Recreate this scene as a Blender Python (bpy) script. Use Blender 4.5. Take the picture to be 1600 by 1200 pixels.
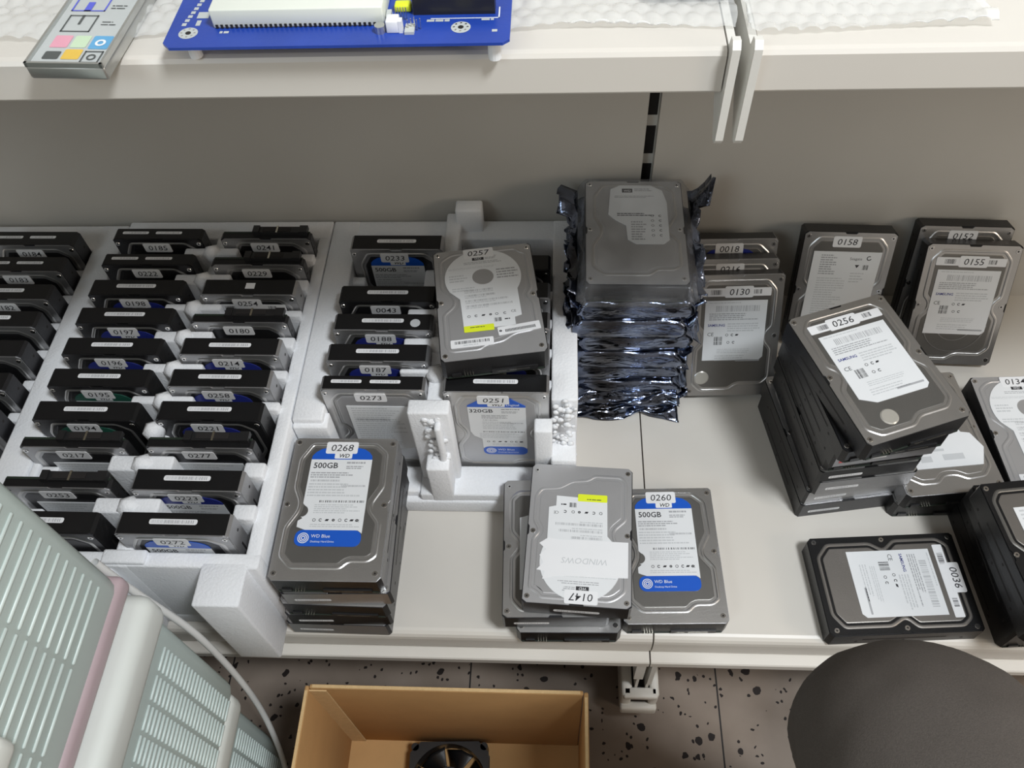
import bpy, bmesh, math, random
from mathutils import Vector, Matrix
from math import radians as R, sin, cos, pi
random.seed(7)
SC = bpy.context.scene
COL = SC.collection
for o in list(bpy.data.objects): bpy.data.objects.remove(o)

# ------------------------------------------------------------------ camera
cam_d = bpy.data.cameras.new('camera'); cam = bpy.data.objects.new('camera', cam_d); COL.objects.link(cam)
yaw, pit, rol = -0.09242, 0.95663, -0.06991
f = Vector((sin(yaw)*cos(pit), cos(yaw)*cos(pit), -sin(pit)))
r0 = Vector((cos(yaw), -sin(yaw), 0)); u0 = r0.cross(f)
rr = cos(rol)*r0 + sin(rol)*u0; uu = -sin(rol)*r0 + cos(rol)*u0
M = Matrix((rr, uu, -f)).transposed().to_4x4(); M.translation = Vector((0.0096, -0.2796, 0.8246))
cam.matrix_world = M
cam_d.sensor_width = 36; cam_d.lens = 36*1308.0/1600; cam_d.clip_start = 0.01
SC.camera = cam
# ------------------------------------------------------------------ world and lights
w = bpy.data.worlds.new('room_light'); SC.world = w; w.use_nodes = True
bg = w.node_tree.nodes['Background']; bg.inputs[0].default_value = (1.0, 0.90, 0.79, 1); bg.inputs[1].default_value = 0.36
def area(name, loc, target, sx, sy, power, col):
    d = bpy.data.lights.new(name, 'AREA'); d.shape = 'RECTANGLE'; d.size = sx; d.size_y = sy; d.energy = power; d.color = col
    o = bpy.data.objects.new(name, d); COL.objects.link(o); o.location = loc
    o.rotation_euler = (Vector(target)-Vector(loc)).to_track_quat('-Z', 'Y').to_euler()
    return o
area('ceiling_lamp_light', (0.75, -0.55, 2.1), (0, 0.1, 0), 0.35, 0.35, 38, (0.93, 0.97, 1.0))
area('window_light', (-1.3, -1.6, 1.9), (-0.1, 0.2, 0), 0.8, 0.8, 12, (0.80, 0.93, 1.0))
area('warm_fill_light', (1.9, -.7, 1.0), (.45, .4, .15), 0.5, 0.5, 9, (1.0, 0.86, 0.70))  # added warm fill to brighten the right back panel, no actual lamp there
SC.view_settings.view_transform = 'Standard'; SC.view_settings.look = 'None'
SC.view_settings.exposure = -0.08; SC.view_settings.gamma = 1.0; SC.view_settings.use_curve_mapping = False

# ------------------------------------------------------------------ materials
def mat(name, col, rough=0.5, metal=0.0, bump=0, bscale=200, var=0, vscale=40, alpha=1, spec=0.5, coat=0, trans=0):
    m = bpy.data.materials.new(name); m.use_nodes = True; nt = m.node_tree; b = nt.nodes['Principled BSDF']
    b.inputs['Base Color'].default_value = (*col, 1); b.inputs['Roughness'].default_value = rough
    b.inputs['Metallic'].default_value = metal; b.inputs['Specular IOR Level'].default_value = spec
    b.inputs['Coat Weight'].default_value = coat; b.inputs['Alpha'].default_value = alpha
    b.inputs['Transmission Weight'].default_value = trans
    tc = nt.nodes.new('ShaderNodeTexCoord')
    n = nt.nodes.new('ShaderNodeTexNoise'); n.inputs['Scale'].default_value = bscale; n.inputs['Detail'].default_value = 4
    nt.links.new(tc.outputs['Object'], n.inputs['Vector'])
    if bump:
        bp = nt.nodes.new('ShaderNodeBump'); bp.inputs['Strength'].default_value = bump; bp.inputs['Distance'].default_value = 0.002
        nt.links.new(n.outputs['Fac'], bp.inputs['Height']); nt.links.new(bp.outputs['Normal'], b.inputs['Normal'])
    n2 = nt.nodes.new('ShaderNodeTexNoise'); n2.inputs['Scale'].default_value = vscale; n2.inputs['Detail'].default_value = 5
    nt.links.new(tc.outputs['Object'], n2.inputs['Vector'])
    mx = nt.nodes.new('ShaderNodeMix'); mx.data_type = 'RGBA'; mx.inputs[0].default_value = 0
    v = var or 0.03
    mx.inputs[6].default_value = (*[c*(1-v) for c in col], 1); mx.inputs[7].default_value = (*[min(1, c*(1+v)) for c in col], 1)
    nt.links.new(n2.outputs['Fac'], mx.inputs[0]); nt.links.new(mx.outputs[2], b.inputs['Base Color'])
    return m
MT = dict(
    black=mat('black_cast_metal', (.012, .012, .013), .34, .3, .1, 900, .2),
    dgrey=mat('dark_grey_metal', (.055, .055, .06), .34, .8, .1, 700, .15),
    side=mat('bare_cast_aluminium', (.42, .42, .43), .42, .85, .15, 600, .1),
    silver=mat('stamped_steel', (.55, .545, .54), .33, .9, .05, 500, .08),
    plate=mat('grey_coated_plate', (.20, .195, .185), .42, .75, .05, 900, .1),
    platelt=mat('light_grey_plate', (.46, .46, .47), .40, .55, .05, 900, .06),
    mattegrey=mat('brushed_grey_cover', (.23, .215, .20), .4, .7, .05, 900, .1),
    paper=mat('label_paper', (.74, .76, .78), .45, 0, 0, 100, .03),
    sticker=mat('white_sticker', (.80, .81, .83), .35, 0, 0, 100, .02),
    ink=mat('black_ink', (.03, .03, .035), .5), inkg=mat('grey_ink', (.38, .39, .41), .5), inkl=mat('light_grey_ink', (.55, .57, .59), .5),
    blue=mat('blue_ink', (.012, .10, .55), .35), navy=mat('navy_ink', (.02, .03, .22), .35), green=mat('green_ink', (.02, .10, .07), .35),
    yellow=mat('yellow_ink', (.75, .85, .03), .4), red=mat('red_ink', (.7, .08, .08), .4), white=mat('white_ink', (.82, .84, .86), .4),
    screw=mat('bright_screw', (.75, .75, .75), .2, 1.0), pin=mat('pin_metal', (.75, .72, .62), .25, 1.0),
    pcb=mat('black_circuit_board', (.02, .03, .022), .4), plastic=mat('black_plastic', (.015, .015, .016), .35),
    foam=mat('polystyrene_foam', (.80, .815, .84), .75, 0, .35, 420, .03, 300, spec=.3),
    shelf=mat('white_painted_steel', (.65, .62, .57), .38, 0, .03, 30, .05, 9),
    panel=mat('cream_painted_panel', (.52, .50, .46), .5, 0, .03, 30, .07, 5),
    bracket=mat('white_bracket_paint', (.70, .69, .65), .4, 0, .05, 60, .05),
    dark=mat('dark_gap', (.012, .01, .01), .7),
    card=mat('cardboard', (.46, .27, .115), .8, 0, .1, 400, .10, 30, spec=.2), cardedge=mat('cardboard_edge', (.62, .43, .22), .8, 0, .4, 900, .15, 200, spec=.2),
    cloth=mat('brown_grey_cloth', (.085, .074, .066), .95, 0, .25, 1800, .3, 1200, spec=.15),
    shoe=mat('black_shoe_leather', (.02, .02, .02), .5), sole=mat('shoe_rubber', (.03, .03, .03), .8), skin=mat('skin', (.5, .3, .22), .5),
    basket=mat('pale_green_plastic', (.47, .55, .53), .42, 0, .05, 60, .05, 20), slot=mat('pale_slot_plastic', (.57, .655, .635), .35, 0, .05, 60, .05, 20),
    rim=mat('white_plastic_rim', (.70, .73, .70), .4, 0, .03, 50, .04, 20), pink=mat('pink_plastic_band', (.46, .36, .385), .45, 0, .03, 50, .08, 20),
    cable=mat('white_cable', (.72, .73, .72), .4), bpcb=mat('blue_circuit_board', (.015, .055, .36), .3, 0, .05, 300, .3, 25),
    cream=mat('cream_plastic', (.72, .75, .68), .4), tin=mat('shield_tinplate', (.55, .56, .55), .3, .9, .05, 100, .1),
    spk=mat('clear_disc', (.55, .53, .48), .25, .4),
)
for k, c in dict(icon_pink=(.75, .35, .45), icon_green=(.55, .70, .50), icon_blue=(.12, .38, .65), icon_yellow=(.75, .50, .08), icon_black=(.08, .09, .09), icon_violet=(.10, .12, .65), icon_base=(.50, .53, .53)).items():
    MT[k] = mat(k, c, .4, 0, 0, 100, .1)

def mat_terrazzo():
    m = bpy.data.materials.new('terrazzo_floor'); m.use_nodes = True; nt = m.node_tree; b = nt.nodes['Principled BSDF']; L = nt.links.new
    tc = nt.nodes.new('ShaderNodeTexCoord')
    nz = nt.nodes.new('ShaderNodeTexNoise'); nz.inputs['Scale'].default_value = 60; nz.inputs['Detail'].default_value = 3
    mp = nt.nodes.new('ShaderNodeMapping'); L(tc.outputs['Object'], mp.inputs['Vector'])
    va = nt.nodes.new('ShaderNodeVectorMath'); va.operation = 'MULTIPLY_ADD'; va.inputs[1].default_value = (.012, .012, 0); L(mp.outputs[0], nz.inputs['Vector']); L(nz.outputs['Color'], va.inputs[0]); L(mp.outputs[0], va.inputs[2])
    prev = None
    base = nt.nodes.new('ShaderNodeTexNoise'); base.inputs['Scale'].default_value = 9; base.inputs['Detail'].default_value = 6; L(tc.outputs['Object'], base.inputs['Vector'])
    ramp = nt.nodes.new('ShaderNodeValToRGB'); ramp.color_ramp.elements[0].position = .3; ramp.color_ramp.elements[0].color = (.19, .150, .120, 1)
    ramp.color_ramp.elements[1].position = .7; ramp.color_ramp.elements[1].color = (.30, .25, .21, 1); L(base.outputs['Fac'], ramp.inputs[0])
    prev = ramp.outputs[0]
    for sc, th, dens in ((60, .26, .30), (150, .30, .22), (34, .20, .16)):
        vo = nt.nodes.new('ShaderNodeTexVoronoi'); vo.inputs['Scale'].default_value = sc; vo.inputs['Randomness'].default_value = 1
        L(va.outputs[0], vo.inputs['Vector'])
        lt = nt.nodes.new('ShaderNodeMath'); lt.operation = 'LESS_THAN'; lt.inputs[1].default_value = th; L(vo.outputs['Distance'], lt.inputs[0])
        sp = nt.nodes.new('ShaderNodeSeparateColor'); L(vo.outputs['Color'], sp.inputs[0])
        l2 = nt.nodes.new('ShaderNodeMath'); l2.operation = 'LESS_THAN'; l2.inputs[1].default_value = dens; L(sp.outputs[0], l2.inputs[0])
        mu = nt.nodes.new('ShaderNodeMath'); mu.operation = 'MULTIPLY'; L(lt.outputs[0], mu.inputs[0]); L(l2.outputs[0], mu.inputs[1])
        mx = nt.nodes.new('ShaderNodeMix'); mx.data_type = 'RGBA'; L(mu.outputs[0], mx.inputs[0]); L(prev, mx.inputs[6]); mx.inputs[7].default_value = (.018, .013, .012, 1)
        prev = mx.outputs[2]
    L(prev, b.inputs['Base Color']); b.inputs['Roughness'].default_value = .6; b.inputs['Specular IOR Level'].default_value = .25
    return m
MT['floor'] = mat_terrazzo()

def mat_bag(name, tint, clear):
    m = bpy.data.materials.new(name); m.use_nodes = True; nt = m.node_tree; L = nt.links.new
    out = nt.nodes['Material Output']; b = nt.nodes['Principled BSDF']
    b.inputs['Metallic'].default_value = 1; b.inputs['Roughness'].default_value = .16
    tc = nt.nodes.new('ShaderNodeTexCoord')
    n2 = nt.nodes.new('ShaderNodeTexNoise'); n2.inputs['Scale'].default_value = 22; n2.inputs['Detail'].default_value = 3; L(tc.outputs['Object'], n2.inputs['Vector'])
    rp = nt.nodes.new('ShaderNodeValToRGB'); e = rp.color_ramp.elements
    e[0].position = .35; e[0].color = (*[c*.35 for c in tint], 1); e[1].position = .65; e[1].color = (tint[0]*1.25, tint[1]*(1.25 if clear else 1.45), min(1, tint[2]*(1.3 if clear else 1.8)), 1)
    L(n2.outputs['Fac'], rp.inputs[0]); L(rp.outputs[0], b.inputs['Base Color'])
    mp = nt.nodes.new('ShaderNodeMapping'); mp.inputs['Scale'].default_value = (.45, 1, 2.2); L(tc.outputs['Object'], mp.inputs['Vector'])
    n = nt.nodes.new('ShaderNodeTexVoronoi'); n.feature = 'DISTANCE_TO_EDGE'; n.inputs['Scale'].default_value = 26; L(mp.outputs[0], n.inputs['Vector'])
    n3 = nt.nodes.new('ShaderNodeTexNoise'); n3.inputs['Scale'].default_value = 38; n3.inputs['Detail'].default_value = 3; n3.inputs['Distortion'].default_value = 1.2; L(mp.outputs[0], n3.inputs['Vector'])
    ad = nt.nodes.new('ShaderNodeMath'); ad.operation = 'ADD'; L(n.outputs[0], ad.inputs[0]); L(n3.outputs[0], ad.inputs[1])
    bp = nt.nodes.new('ShaderNodeBump'); bp.inputs['Strength'].default_value = .06 if clear else .5; bp.inputs['Distance'].default_value = .004
    L(ad.outputs[0], bp.inputs['Height']); L(bp.outputs[0], b.inputs['Normal'])
    if clear:
        b.inputs['Metallic'].default_value = .2; b.inputs['Roughness'].default_value = .22; t = nt.nodes.new('ShaderNodeBsdfTransparent'); t.inputs[0].default_value = (.96, .97, .98, 1)
        mx = nt.nodes.new('ShaderNodeMixShader'); mx.inputs[0].default_value = 1-clear
        L(t.outputs[0], mx.inputs[1]); L(b.outputs[0], mx.inputs[2]); L(mx.outputs[0], out.inputs[0])
    return m
MT['bag'] = mat_bag('antistatic_film', (.20, .205, .235), 0)
MT['bagclear'] = mat_bag('antistatic_film_clear', (.46, .47, .48), .80)
def mat_bubble():
    m = bpy.data.materials.new('bubble_wrap_film'); m.use_nodes = True; nt = m.node_tree; L = nt.links.new
    b = nt.nodes['Principled BSDF']; b.inputs['Base Color'].default_value = (.85, .87, .87, 1); b.inputs['Roughness'].default_value = .12
    t = nt.nodes.new('ShaderNodeBsdfTransparent'); mx = nt.nodes.new('ShaderNodeMixShader'); mx.inputs[0].default_value = .38
    L(t.outputs[0], mx.inputs[1]); L(b.outputs[0], mx.inputs[2]); L(mx.outputs[0], nt.nodes['Material Output'].inputs[0])
    return m
MT['bubble'] = mat_bubble()

# ------------------------------------------------------------------ mesh helpers
class MB:
    """collects geometry into one mesh with several material slots"""
    def __init__(s): s.v = []; s.f = []; s.m = []; s.sm = []; s.mats = []
    def mi(s, m):
        if m not in s.mats: s.mats.append(m)
        return s.mats.index(m)
    def add(s, vs, fs, m, smooth=False):
        o = len(s.v); k = s.mi(m); s.v += [tuple(p) for p in vs]
        for q in fs: s.f.append(tuple(i+o for i in q)); s.m.append(k); s.sm.append(smooth)
    def box(s, x0, x1, y0, y1, z0, z1, m, rot=None, piv=(0, 0, 0)):
        vs = [(x, y, z) for z in (z0, z1) for y in (y0, y1) for x in (x0, x1)]
        if rot: vs = [tuple(Vector(piv)+rot @ (Vector(p)-Vector(piv))) for p in vs]
        s.add(vs, [(0, 2, 3, 1), (4, 5, 7, 6), (0, 1, 5, 4), (1, 3, 7, 5), (3, 2, 6, 7), (2, 0, 4, 6)], m)
    def bbox(s, x0, x1, y0, y1, z0, z1, m, b=.002, seg=2, jit=0):
        """bevelled box"""
        bm = bmesh.new(); bmesh.ops.create_cube(bm, size=1)
        for v in bm.verts:
            v.co = Vector(((x0+x1)/2+v.co.x*(x1-x0), (y0+y1)/2+v.co.y*(y1-y0), (z0+z1)/2+v.co.z*(z1-z0)))
            if jit: v.co += Vector([random.uniform(-jit, jit) for _ in range(3)])
        b = min(b, .45*min(x1-x0, y1-y0, z1-z0))
        bmesh.ops.bevel(bm, geom=bm.edges[:], offset=b, segments=seg, affect='EDGES', profile=.5)
        s.bm(bm, m, True)
    def bm(s, bm, m, smooth=False):
        bm.verts.index_update(); s.add([v.co for v in bm.verts], [[v.index for v in q.verts] for q in bm.faces], m, smooth); bm.free()
    def prism(s, pts, z0, z1, m, top=None):
        n = len(pts); vs = [(p[0], p[1], z0) for p in pts]+[(p[0], p[1], z1) for p in pts]
        s.add(vs, [tuple(range(n-1, -1, -1))]+[(i, (i+1) % n, n+(i+1) % n, n+i) for i in range(n)], m)
        s.add([(p[0], p[1], z1) for p in pts], [tuple(range(n))], top or m)
    def flat(s, pts, z, m): s.add([(p[0], p[1], z) for p in pts], [tuple(range(len(pts)))], m)
    def rect(s, x0, y0, x1, y1, z, m): s.flat([(x0, y0), (x1, y0), (x1, y1), (x0, y1)], z, m)
    def cyl(s, c, r, h, m, n=16, r2=None, smooth=False):
        r2 = r if r2 is None else r2; x, y, z = c
        vs = [(x+r*cos(2*pi*i/n), y+r*sin(2*pi*i/n), z) for i in range(n)]+[(x+r2*cos(2*pi*i/n), y+r2*sin(2*pi*i/n), z+h) for i in range(n)]
        s.add(vs, [tuple(range(n-1, -1, -1)), tuple(range(n, 2*n))], m); s.add(vs, [(i, (i+1) % n, n+(i+1) % n, n+i) for i in range(n)], m, smooth)
    def ring(s, c, r0, r1, z, m, n=24, a0=0, a1=2*pi):
        for i in range(n):
            a, b = a0+(a1-a0)*i/n, a0+(a1-a0)*(i+1)/n
            s.flat([(c[0]+r0*cos(a), c[1]+r0*sin(a)), (c[0]+r1*cos(a), c[1]+r1*sin(a)), (c[0]+r1*cos(b), c[1]+r1*sin(b)), (c[0]+r0*cos(b), c[1]+r0*sin(b))], z, m)
    def ball(s, c, r, m, sub=1, sc=(1, 1, 1)):
        bm = bmesh.new(); bmesh.ops.create_icosphere(bm, subdivisions=sub, radius=r)
        for v in bm.verts: v.co = Vector(c)+Vector((v.co.x*sc[0], v.co.y*sc[1], v.co.z*sc[2]))
        s.bm(bm, m, True)
    def text(s, t, x, y, z, size, m, shear=0.0, rot=0, align='L', bold=0, sx=1.0):
        vs, fs, wd = glyphs(t, shear, bold)
        ox = {'L': 0, 'C': -wd/2, 'R': -wd}[align]
        out = []
        for p in vs:
            a, b = (p[0]+ox)*size*sx, p[1]*size
            out.append((x+a*cos(rot)-b*sin(rot), y+a*sin(rot)+b*cos(rot), z))
        s.add(out, fs, m)
    def mesh(s, name):
        me = bpy.data.meshes.new(name); me.from_pydata(s.v, [], s.f)
        for m in s.mats: me.materials.append(MT[m])
        me.polygons.foreach_set('material_index', s.m); me.polygons.foreach_set('use_smooth', s.sm); me.update()
        return me
    def obj(s, name, parent=None, loc=None, rot=None):
        return link(name, s.mesh(name), parent, loc, rot)
_g = {}
def glyphs(t, shear, bold):
    k = (t, shear, bold)
    if k not in _g:
        c = bpy.data.curves.new('t', 'FONT'); c.body = t; c.size = 1; c.shear = shear; c.offset = bold; c.resolution_u = 2; c.fill_mode = 'FRONT'
        o = bpy.data.objects.new('t', c); me = bpy.data.meshes.new_from_object(o)
        vs = [tuple(v.co[:2]) for v in me.vertices]; fs = [tuple(p.vertices) for p in me.polygons]
        wd = max([v[0] for v in vs] or [0]); bpy.data.objects.remove(o); bpy.data.curves.remove(c); bpy.data.meshes.remove(me)
        _g[k] = (vs, fs, wd)
    return _g[k]
def link(name, data, parent=None, loc=None, rot=None):
    o = bpy.data.objects.new(name, data); COL.objects.link(o)
    if parent: o.parent = parent
    if loc: o.location = loc
    if rot: o.rotation_euler = rot
    return o
def tag(o, label=None, cat=None, group=None, kind=None):
    for k, v in (('label', label), ('category', cat), ('group', group), ('kind', kind)):
        if v: o[k] = v
    return o
def thing(name, loc, rot, label, cat, group=None):
    return tag(link(name, None, None, loc, rot), label, cat, group)
def rrect(x0, y0, x1, y1, r, n=4):
    out = []
    for cx, cy, a in ((x1-r, y1-r, 0), (x0+r, y1-r, pi/2), (x0+r, y0+r, pi), (x1-r, y0+r, 1.5*pi)):
        out += [(cx+r*cos(a+pi/2*i/n), cy+r*sin(a+pi/2*i/n)) for i in range(n+1)]
    return out
def offset(P, d):
    """inset a counter-clockwise polygon by d"""
    n = len(P); out = []
    for i in range(n):
        a, b, c = Vector(P[i-1]), Vector(P[i]), Vector(P[(i+1) % n])
        e1 = (b-a).normalized(); e2 = (c-b).normalized()
        n1 = Vector((-e1.y, e1.x)); n2 = Vector((-e2.y, e2.x)); k = n1+n2
        k = k/max(.35, k.length_squared/2) if k.length > 1e-6 else n1
        out.append(tuple(b+k*d))
    return out
def ccw(P):
    A = sum(P[i-1][0]*P[i][1]-P[i][0]*P[i-1][1] for i in range(len(P)))
    return P if A > 0 else P[::-1]
def smoothpoly(P, r=3.0):
    """round each corner of a polygon with a short arc"""
    n = len(P); out = []
    for i in range(n):
        a, b, c = Vector(P[i-1]), Vector(P[i]), Vector(P[(i+1) % n])
        d1 = (a-b); d2 = (c-b); t = min(r, d1.length*.45, d2.length*.45)
        p, q = b+d1.normalized()*t, b+d2.normalized()*t
        for s in (0, .33, .67, 1): out.append(tuple((1-s)**2*p+2*s*(1-s)*b+s*s*q))
    return out

# ------------------------------------------------------------------ hard drive
mm = .001
W2, L2 = 50.8, 73.5
EMB = dict(
    blue=[(-33, 68), (31, 68), (43, 57), (44, 20), (35, 3), (35, -3), (45, -16), (45, -50), (37, -56), (20, -56), (13, -63), (-33, -63), (-45, -51), (-45, -22), (-36, -5), (-36, 4), (-43, 18), (-43, 50)],
    round=[(-37, 66), (-30, 69), (34, 69), (38, 64), (46, 60), (46, 8), (40, 0), (46, -9), (46, -38), (40, -47), (22, -49), (10, -57), (-6, -59), (-12, -64), (-40, -64), (-46, -57), (-46, -15), (-34, -3), (-35, 6), (-46, 19), (-46, 58)],
    sam=[(-34, 68), (34, 68), (44, 56), (44, 12), (37, 4), (37, -4), (45, -14), (45, -52), (36, -61), (8, -61), (-1, -68), (-34, -68), (-45, -58), (-45, -14), (-37, -4), (-37, 4), (-44, 12), (-44, 56)],
    blk=[(-38, 66), (38, 66), (46, 56), (46, 12), (36, 2), (44, -12), (44, -58), (30, -68), (-30, -68), (-44, -56), (-44, -12), (-36, 0), (-46, 12), (-46, 56)],
    hit=[(-40, 66), (40, 66), (46, 50), (46, -46), (36, -58), (16, -60), (6, -54), (-6, -54), (-14, -62), (-32, -62), (-46, -52), (-46, 50)],
)
def s2(P): return [(x*mm, y*mm) for x, y in P]
_mc = {}
def cached(key, fn):
    if key not in _mc: _mc[key] = fn()
    return _mc[key]
def mesh_chassis(T, sides, endmat='black'):
    def fn():
        b = MB(); t = T-.0016; c = .0025
        P = [(-.0508, -.0735+.004), (-.0508+.004, -.0735), (.0508-.004, -.0735), (.0508, -.0735+.004), (.0508, .0735-c), (.0508-c, .0735), (-.0508+c, .0735), (-.0508, .0735-c)]
        n = len(P)
        b.add([(x, y, 0) for x, y in P], [tuple(range(n-1, -1, -1))], 'pcb')
        b.add([(x, y, t) for x, y in P], [tuple(range(n))], sides)
        for i in range(n):
            (x0, y0), (x1, y1) = P[i], P[(i+1) % n]
            m = sides if i in (3, 7, 4, 6) else endmat
            b.add([(x0, y0, 0), (x1, y1, 0), (x1, y1, t), (x0, y0, t)], [(0, 1, 2, 3)], m)
        # side mounting holes and long side recess
        for sx in (-1, 1):
            X = sx*.05085
            for y in (-.045, .0, .056):
                vs = [(X, y+.0017*cos(a), .0066+.0017*sin(a)) for a in [2*pi*i/8 for i in range(8)]]
                b.add(vs, [tuple(range(8)) if sx > 0 else tuple(range(7, -1, -1))], 'dark')
            b.add([(X, y, z) for y, z in ((-.04, .010), (.04, .010), (.04, .0125), (-.04, .0125))], [(0, 1, 2, 3) if sx > 0 else (3, 2, 1, 0)], 'dark')
        return b.mesh('chassis')
    return cached(('ch', T, sides, endmat), fn)
def mesh_cover(style, T, ringm, platm, rimm):
    def fn():
        b = MB(); z0, z1 = T-.0017, T-.0007
        P = s2([(-47, -73), (47, -73), (50, -69), (50, -6), (48.6, -4), (48.6, 4), (50, 6), (50, 70), (46, 73), (7, 73), (5.5, 71), (-5.5, 71), (-7, 73), (-46, 73), (-50, 70), (-50, 6), (-48.6, 4), (-48.6, -4), (-50, -6), (-50, -69)])
        E = ccw(s2(smoothpoly(EMB[style], 4)))
        # rim plate with sides
        n = len(P)
        b.add([(x, y, z0) for x, y in P]+[(x, y, z1) for x, y in P], [(i, (i+1) % n, n+(i+1) % n, n+i) for i in range(n)]+[tuple(range(n, 2*n))], rimm)
        loops = [(E, z1+.00002), (offset(E, .0012), z1+.00062), (offset(E, .0026), z1+.00062), (offset(E, .0040), z1-.0005)]
        m = len(E)
        for k in range(3):
            (A, za), (B, zb) = loops[k], loops[k+1]
            b.add([(x, y, za) for x, y in A]+[(x, y, zb) for x, y in B], [(i, (i+1) % m, m+(i+1) % m, m+i) for i in range(m)], ringm, True)
        A, za = loops[3]; B = offset(E, .0065)
        zb = z1+.0002
        b.add([(x, y, za) for x, y in A]+[(x, y, zb) for x, y in B], [(i, (i+1) % m, m+(i+1) % m, m+i) for i in range(m)], platm, True)
        bm = bmesh.new(); vs = [bm.verts.new((x, y, zb)) for x, y in B]; fc = bm.faces.new(vs); bmesh.ops.triangulate(bm, faces=[fc]); b.bm(bm, platm)
        return b.mesh('cover')
    return cached(('cv', style, T, ringm, platm, rimm), fn)
def mesh_screw():
    def fn():
        b = MB(); b.cyl((0, 0, 0), .0027, .0005, 'screw', 14, .0024, True); b.cyl((0, 0, .00045), .0011, .00012, 'dark', 6)
        return b.mesh('screw')
    return cached('screw', fn)
def mesh_conn():
    def fn():
        b = MB()   # connector end at -y: board edge, data and power sockets with pins
        b.box(-.046, .046, -.0742, -.060, .0004, .0022, 'pcb')
        b.box(-.004, .040, -.0750, -.066, .0022, .0075, 'plastic')
        for i in range(7): b.box(.001+i*.0013, .0016+i*.0013, -.0753, -.070, .0046, .0050, 'pin')
        for i in range(15): b.box(.013+i*.0013, .0136+i*.0013, -.0753, -.070, .0046, .0050, 'pin')
        for i in range(4): b.box(-.030+i*.0026, -.0292+i*.0026, -.0756, -.068, .0040, .0048, 'pin')
        b.box(-.042, -.033, -.0748, -.066, .0022, .0070, 'plastic')
        return b.mesh('connector')
    return cached('conn', fn)
def mesh_ide():
    def fn():
        b = MB()   # wide data and power sockets at the +y end, on the board side
        b.box(-.048, .049, .0700, .0740, -.0002, .0020, 'pcb')
        b.box(-.012, .040, .0700, .0775, -.0045, .0045, 'plastic'); b.box(-.003, .028, .0774, .0782, -.003, .003, 'dark')
        b.box(-.014, -.007, .0735, .0790, -.005, .005, 'plastic'); b.box(.038, .047, .0735, .0790, -.005, .005, 'plastic')
        b.box(.012, .014, .0775, .0784, -.005, .005, 'pin')
        return b.mesh('connector')
    return cached('ide', fn)

def lines(b, x0, y0, x1, y1, rows, z, m='inkg', h=.5, fill=.9, seed=0):
    rg = random.Random(seed); dy = (y0-y1)/max(1, rows)
    for r in range(rows):
        y = y0-dy*r; x = x0; end = x0+(x1-x0)*rg.uniform(fill-.35, fill)
        while x < end:
            wd = rg.uniform(1.2, 5); b.rect(x*mm, (y-dy*h)*mm, min(x+wd, end)*mm, y*mm, z, m); x += wd+.6
def barcode(b, x0, y0, x1, y1, z, m='ink', seed=0, dens=.55):
    rg = random.Random(seed); x = x0
    while x < x1:
        wd = rg.choice((.3, .5, .8)); b.rect(x*mm, y0*mm, min(x+wd, x1)*mm, y1*mm, z, m); x += wd+rg.choice((.3, .5, .7))*dens/.55
def icons(b, xs, y, z, m='ink'):
    for i, x in enumerate(xs):
        k = i % 4
        if k == 0: b.ring((x*mm, y*mm), .0011, .0016, z, m, 12)
        elif k == 1: b.ring((x*mm, y*mm), .0009, .0016, z, m, 10, .6, 5.6)
        elif k == 2: b.flat([((x-2)*mm, (y-1)*mm), ((x+1)*mm, (y-1)*mm), ((x+2)*mm, (y+1)*mm), ((x-1)*mm, (y+1)*mm)], z, m)
        else: b.ring((x*mm, y*mm), 0.0004, .0014, z, m, 10)
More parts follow.
